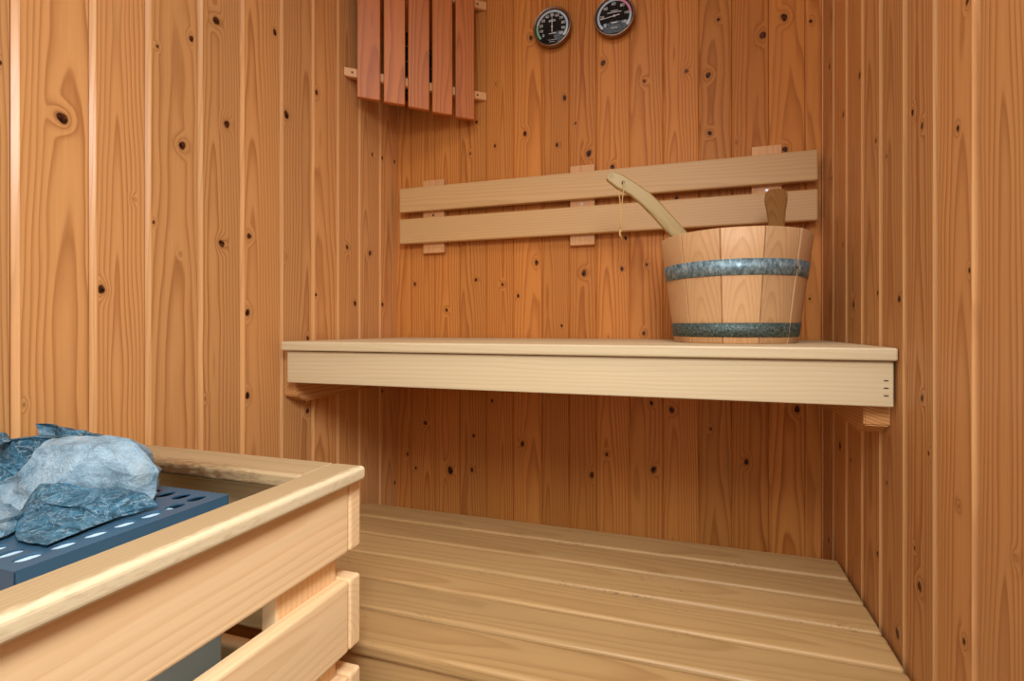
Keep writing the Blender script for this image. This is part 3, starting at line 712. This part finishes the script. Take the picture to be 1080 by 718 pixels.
# ------------------------------------------------------------------ heater
ht = thing('sauna_heater', (-.66, .34, 0), 'blue grey metal sauna heater with slotted top tray, inside the wooden railing', 'heater')
TX0, TX1, TY0, TY1, TZ = -.800, -.5225, .2467, .4332, .704
cu = bpy.data.curves.new('tray', 'CURVE'); cu.dimensions = '2D'; cu.fill_mode = 'BOTH'; cu.extrude = .0008
def poly(pts):
    s = cu.splines.new('POLY'); s.points.add(len(pts) - 1); s.use_cyclic_u = True
    for q, p in zip(s.points, pts): q.co = (p[0], p[1], 0, 1)
poly([(TX0, TY0), (TX1, TY0), (TX1, TY1), (TX0, TY1)])
def slot(cx, cy, w, l):
    r = w / 2; pts = []
    for k in range(9): a = PI * k / 8; pts.append((cx + r * math.cos(a), cy + l / 2 - r + r * math.sin(a)))
    for k in range(9): a = PI + PI * k / 8; pts.append((cx + r * math.cos(a), cy - l / 2 + r + r * math.sin(a)))
    poly(pts)
sl = []
for k in range(6): sl.append((-.5448, .3875 - k * .0243))
for k in range(8): sl.append((-.5690 - k * .0243, .4120))
sl.append((-.5455, .4120))
for k in range(8): sl.append((-.5690 - k * .0243, .2665))
for cx_, cy_ in sl: slot(cx_, cy_, .0142, .0190)
o = bpy.data.objects.new('tray', cu); C.objects.link(o)
dg = bpy.context.evaluated_depsgraph_get(); me = o.evaluated_get(dg).to_mesh()
mb = MB(); b = len(mb.v)
for v in me.vertices: mb.vert((v.co.x, v.co.y, TZ - .0008 + v.co.z))
for p in me.polygons: mb.face([b + i for i in p.vertices])
o.evaluated_get(dg).to_mesh_clear(); C.objects.unlink(o); bpy.data.objects.remove(o)
for x0, x1, y0, y1 in ((TX0, TX1, TY0, TY0 + .0016), (TX0, TX1, TY1 - .0016, TY1), (TX0, TX0 + .0016, TY0, TY1), (TX1 - .0016, TX1, TY0, TY1)):
    mb.from_bm(block_bm(x1 - x0, y1 - y0, .030, .0006, 1), Matrix.Translation(((x0 + x1) / 2, (y0 + y1) / 2, TZ - .0159)))
mb.build('top_tray', 'tray_metal', ht)
mb = MB(); mb.from_bm(block_bm(.040, TY1 - TY0 - .05, .0015, 0), Matrix.Translation((TX1 - .0215, (TY0 + TY1) / 2 - .021, TZ - .0034)))
mb.from_bm(block_bm(TX1 - TX0 - .06, .034, .0015, 0), Matrix.Translation(((TX0 + TX1) / 2 - .02, TY0 + .0195, TZ - .0034)))
mb.build('liner', 'bright_steel', ht)
mb = MB(); mb.from_bm(block_bm(TX1 - TX0 - .01, TY1 - TY0 - .008, .56, .003, 2), Matrix.Translation(((TX0 + TX1) / 2, (TY0 + TY1) / 2, .40)))
mb.build('body', 'steel', ht)
for x in (TX0 + .03, TX1 - .03):
    for y in (TY0 + .03, TY1 - .03):
        mb = MB(); cyl(mb, (x, y, 0), (0, 0, 1), .014, .121, 14); mb.build('leg', 'steel', ht)

# ------------------------------------------------------------------ stones
def stone(key, pale, label, th, peak=None, seed=0, back=.8, rough=.0013):
    rnd = random.Random(seed); out = [Vector(p) for p in STONES[key]]
    c = sum(out, Vector()) / len(out); n = len(out)
    bm = bmesh.new()
    def clampz(p): p.z = max(p.z, TZ + .0006); return p
    wl = bm.verts.layers.float.new('inner')
    ring0 = [bm.verts.new(clampz(p.copy())) for p in out]
    def ring(k, d, jit):
        r = []
        for p in out:
            q = c + (p - c) * (k + rnd.uniform(-jit, jit)) - vd * d; q.z += d * .10
            w = bm.verts.new(clampz(q)); w[wl] = 1 - max(k - .45, 0) / .55; r.append(w)
        return r
    f1 = ring(.84, th * .60, 0); f2 = ring(.45, th * .98, 0)
    b1 = ring(.85, -th * back * .6, .05); b2 = ring(.4, -th * back, .08)
    pk = bm.verts.new(clampz((Vector(peak) if peak else c) - vd * th * 1.05)); bk = bm.verts.new(clampz(c + vd * th * back * 1.1)); pk[wl] = 1; bk[wl] = 1
    def strip(a, b, flip=False):
        for i in range(n):
            j = (i + 1) % n; q = (a[i], a[j], b[j], b[i])
            bm.faces.new(q[::-1] if flip else q)
    strip(ring0, f1); strip(f1, f2); strip(ring0, b1, True); strip(b1, b2, True)
    for i in range(n):
        j = (i + 1) % n; bm.faces.new((f2[i], f2[j], pk)); bm.faces.new((b2[j], b2[i], bk))
    bmesh.ops.recalc_face_normals(bm, faces=bm.faces)
    bmesh.ops.triangulate(bm, faces=bm.faces[:])
    bmesh.ops.subdivide_edges(bm, edges=bm.edges[:], cuts=4, use_grid_fill=True)
    bm.normal_update()
    sv = Vector((seed * 3.1, seed * 1.7, 0))
    ext = max((p - c).length for p in out)
    for kcut in range(9):                                    # cleaved flat faces
        nn = (-vd + Vector((rnd.uniform(-1, 1), 0, rnd.uniform(-.6, 1.1))) * .6).normalized()
        hmax = max((v.co - c).dot(nn) for v in bm.verts); h = hmax * rnd.uniform(.50, .80)
        for v in bm.verts:
            e = (v.co - c).dot(nn) - h
            if e > 0: v.co += vd * e * .95 * min(v[wl] * 1.6, 1) / max(-nn.dot(vd), .3)
    bm.normal_update()
    mv = {}
    for v in bm.verts:
        p = v.co * 1.0 + sv
        a = noise.noise(p * 26) * rough * 1.6 + noise.noise(p * 75) * rough * .9 + abs(noise.noise(p * 48)) * rough * 1.5
        # terraces: cleaved ledges
        mv[v] = v.co + v.normal * a
    for v, q in mv.items():
        v.co = q
        if v.co.x < XL + .003: v.co.x = XL + .003
        if v.co.z < TZ + .0004: v.co.z = TZ + .0004
    mb = MB(); cc = c.copy(); cc.z = min(v.co.z for v in bm.verts)
    bm.verts.index_update()
    for v in bm.verts: mb.vert(v.co, (0, 0, 0), pale)
    for f in bm.faces: mb.face([v.index for v in f.verts], 0, True)
    bm.free()
    o = mb.build('heater_stone', 'stone', None, origin=cc)
    try: o.data.set_sharp_from_angle(angle=math.radians(24))
    except Exception: pass
    return tag(o, label, 'stone', 'stones piled on the heater')
stone('big', .82, 'large pale blue grey stone with pointed right end, on top of the pile', .040, (-.645, .37, .752), 3)
stone('ridge', .45, 'long thin sliver of stone lying along the top of the pile behind', .010, None, 5)
stone('dark', .02, 'dark speckled stone at the upper left of the pile, left of the pale one', .028, None, 8)
stone('lower', .22, 'blue stone at the front of the pile, under the large pale one', .022, (-.62, .345, .722), 11, back=.3)
stone('corner', .6, 'pale broken stone at the lower left edge of the pile', .018, None, 14)
stone('mid', .2, 'small blue stone wedged under the dark speckled one at left', .018, None, 17)
stone('edge', .35, 'stone tip peeking out at the far left behind the dark one', .014, None, 19)

# ------------------------------------------------------------------ camera, light
cam = bpy.data.cameras.new('camera'); co = bpy.data.objects.new('camera', cam); C.objects.link(co)
co.location = (0, 0, .9); co.rotation_euler = (PI / 2, 0, math.radians(16.66))
cam.sensor_fit = 'HORIZONTAL'; cam.sensor_width = 36; cam.lens = 508 / 1080 * 36
cam.shift_x = -40 / 1080; cam.shift_y = -14 / 1080; cam.clip_start = .01
sc = bpy.context.scene; sc.camera = co
w = bpy.data.worlds.new('world'); sc.world = w; w.use_nodes = True
bg = w.node_tree.nodes['Background']; bg.inputs[0].default_value = (.86, .94, 1.0, 1); bg.inputs[1].default_value = .85
def area(name, loc, rot, sx, sy, power, col):
    l = bpy.data.lights.new(name, 'AREA'); l.shape = 'RECTANGLE'; l.size = sx; l.size_y = sy; l.energy = power; l.color = col
    o = bpy.data.objects.new(name, l); C.objects.link(o); o.location = loc; o.rotation_euler = rot; return o
area('overhead_fill', (-.24, .22, 1.985), (math.radians(4), 0, 0), .6, .5, 5, (.95, .98, 1.0))  # unseen overhead lamp without a fixture, added for light from above
area('daylight', (.02, YF - .30, 1.45), (math.radians(60), 0, math.radians(12)), .55, 1.0, 3.5, (.92, .97, 1.0))
fl = area('added_fill', (.17, -.14, 1.47), (0, 0, 0), .35, .35, 7.5, (.96, .99, 1.0)); fl.data.spread = math.radians(115)  # fill lamp added near the camera to brighten bench and railing
fl.rotation_euler = Vector((-.55, .62, -.92)).to_track_quat('-Z', 'Y').to_euler()
vs = sc.view_settings; vs.view_transform = 'Standard'; vs.look = 'None'; vs.gamma = 1; vs.use_curve_mapping = False; vs.exposure = -0.12
sc.cycles.use_denoising = True
sc.cycles.max_bounces = 12; sc.cycles.diffuse_bounces = 6
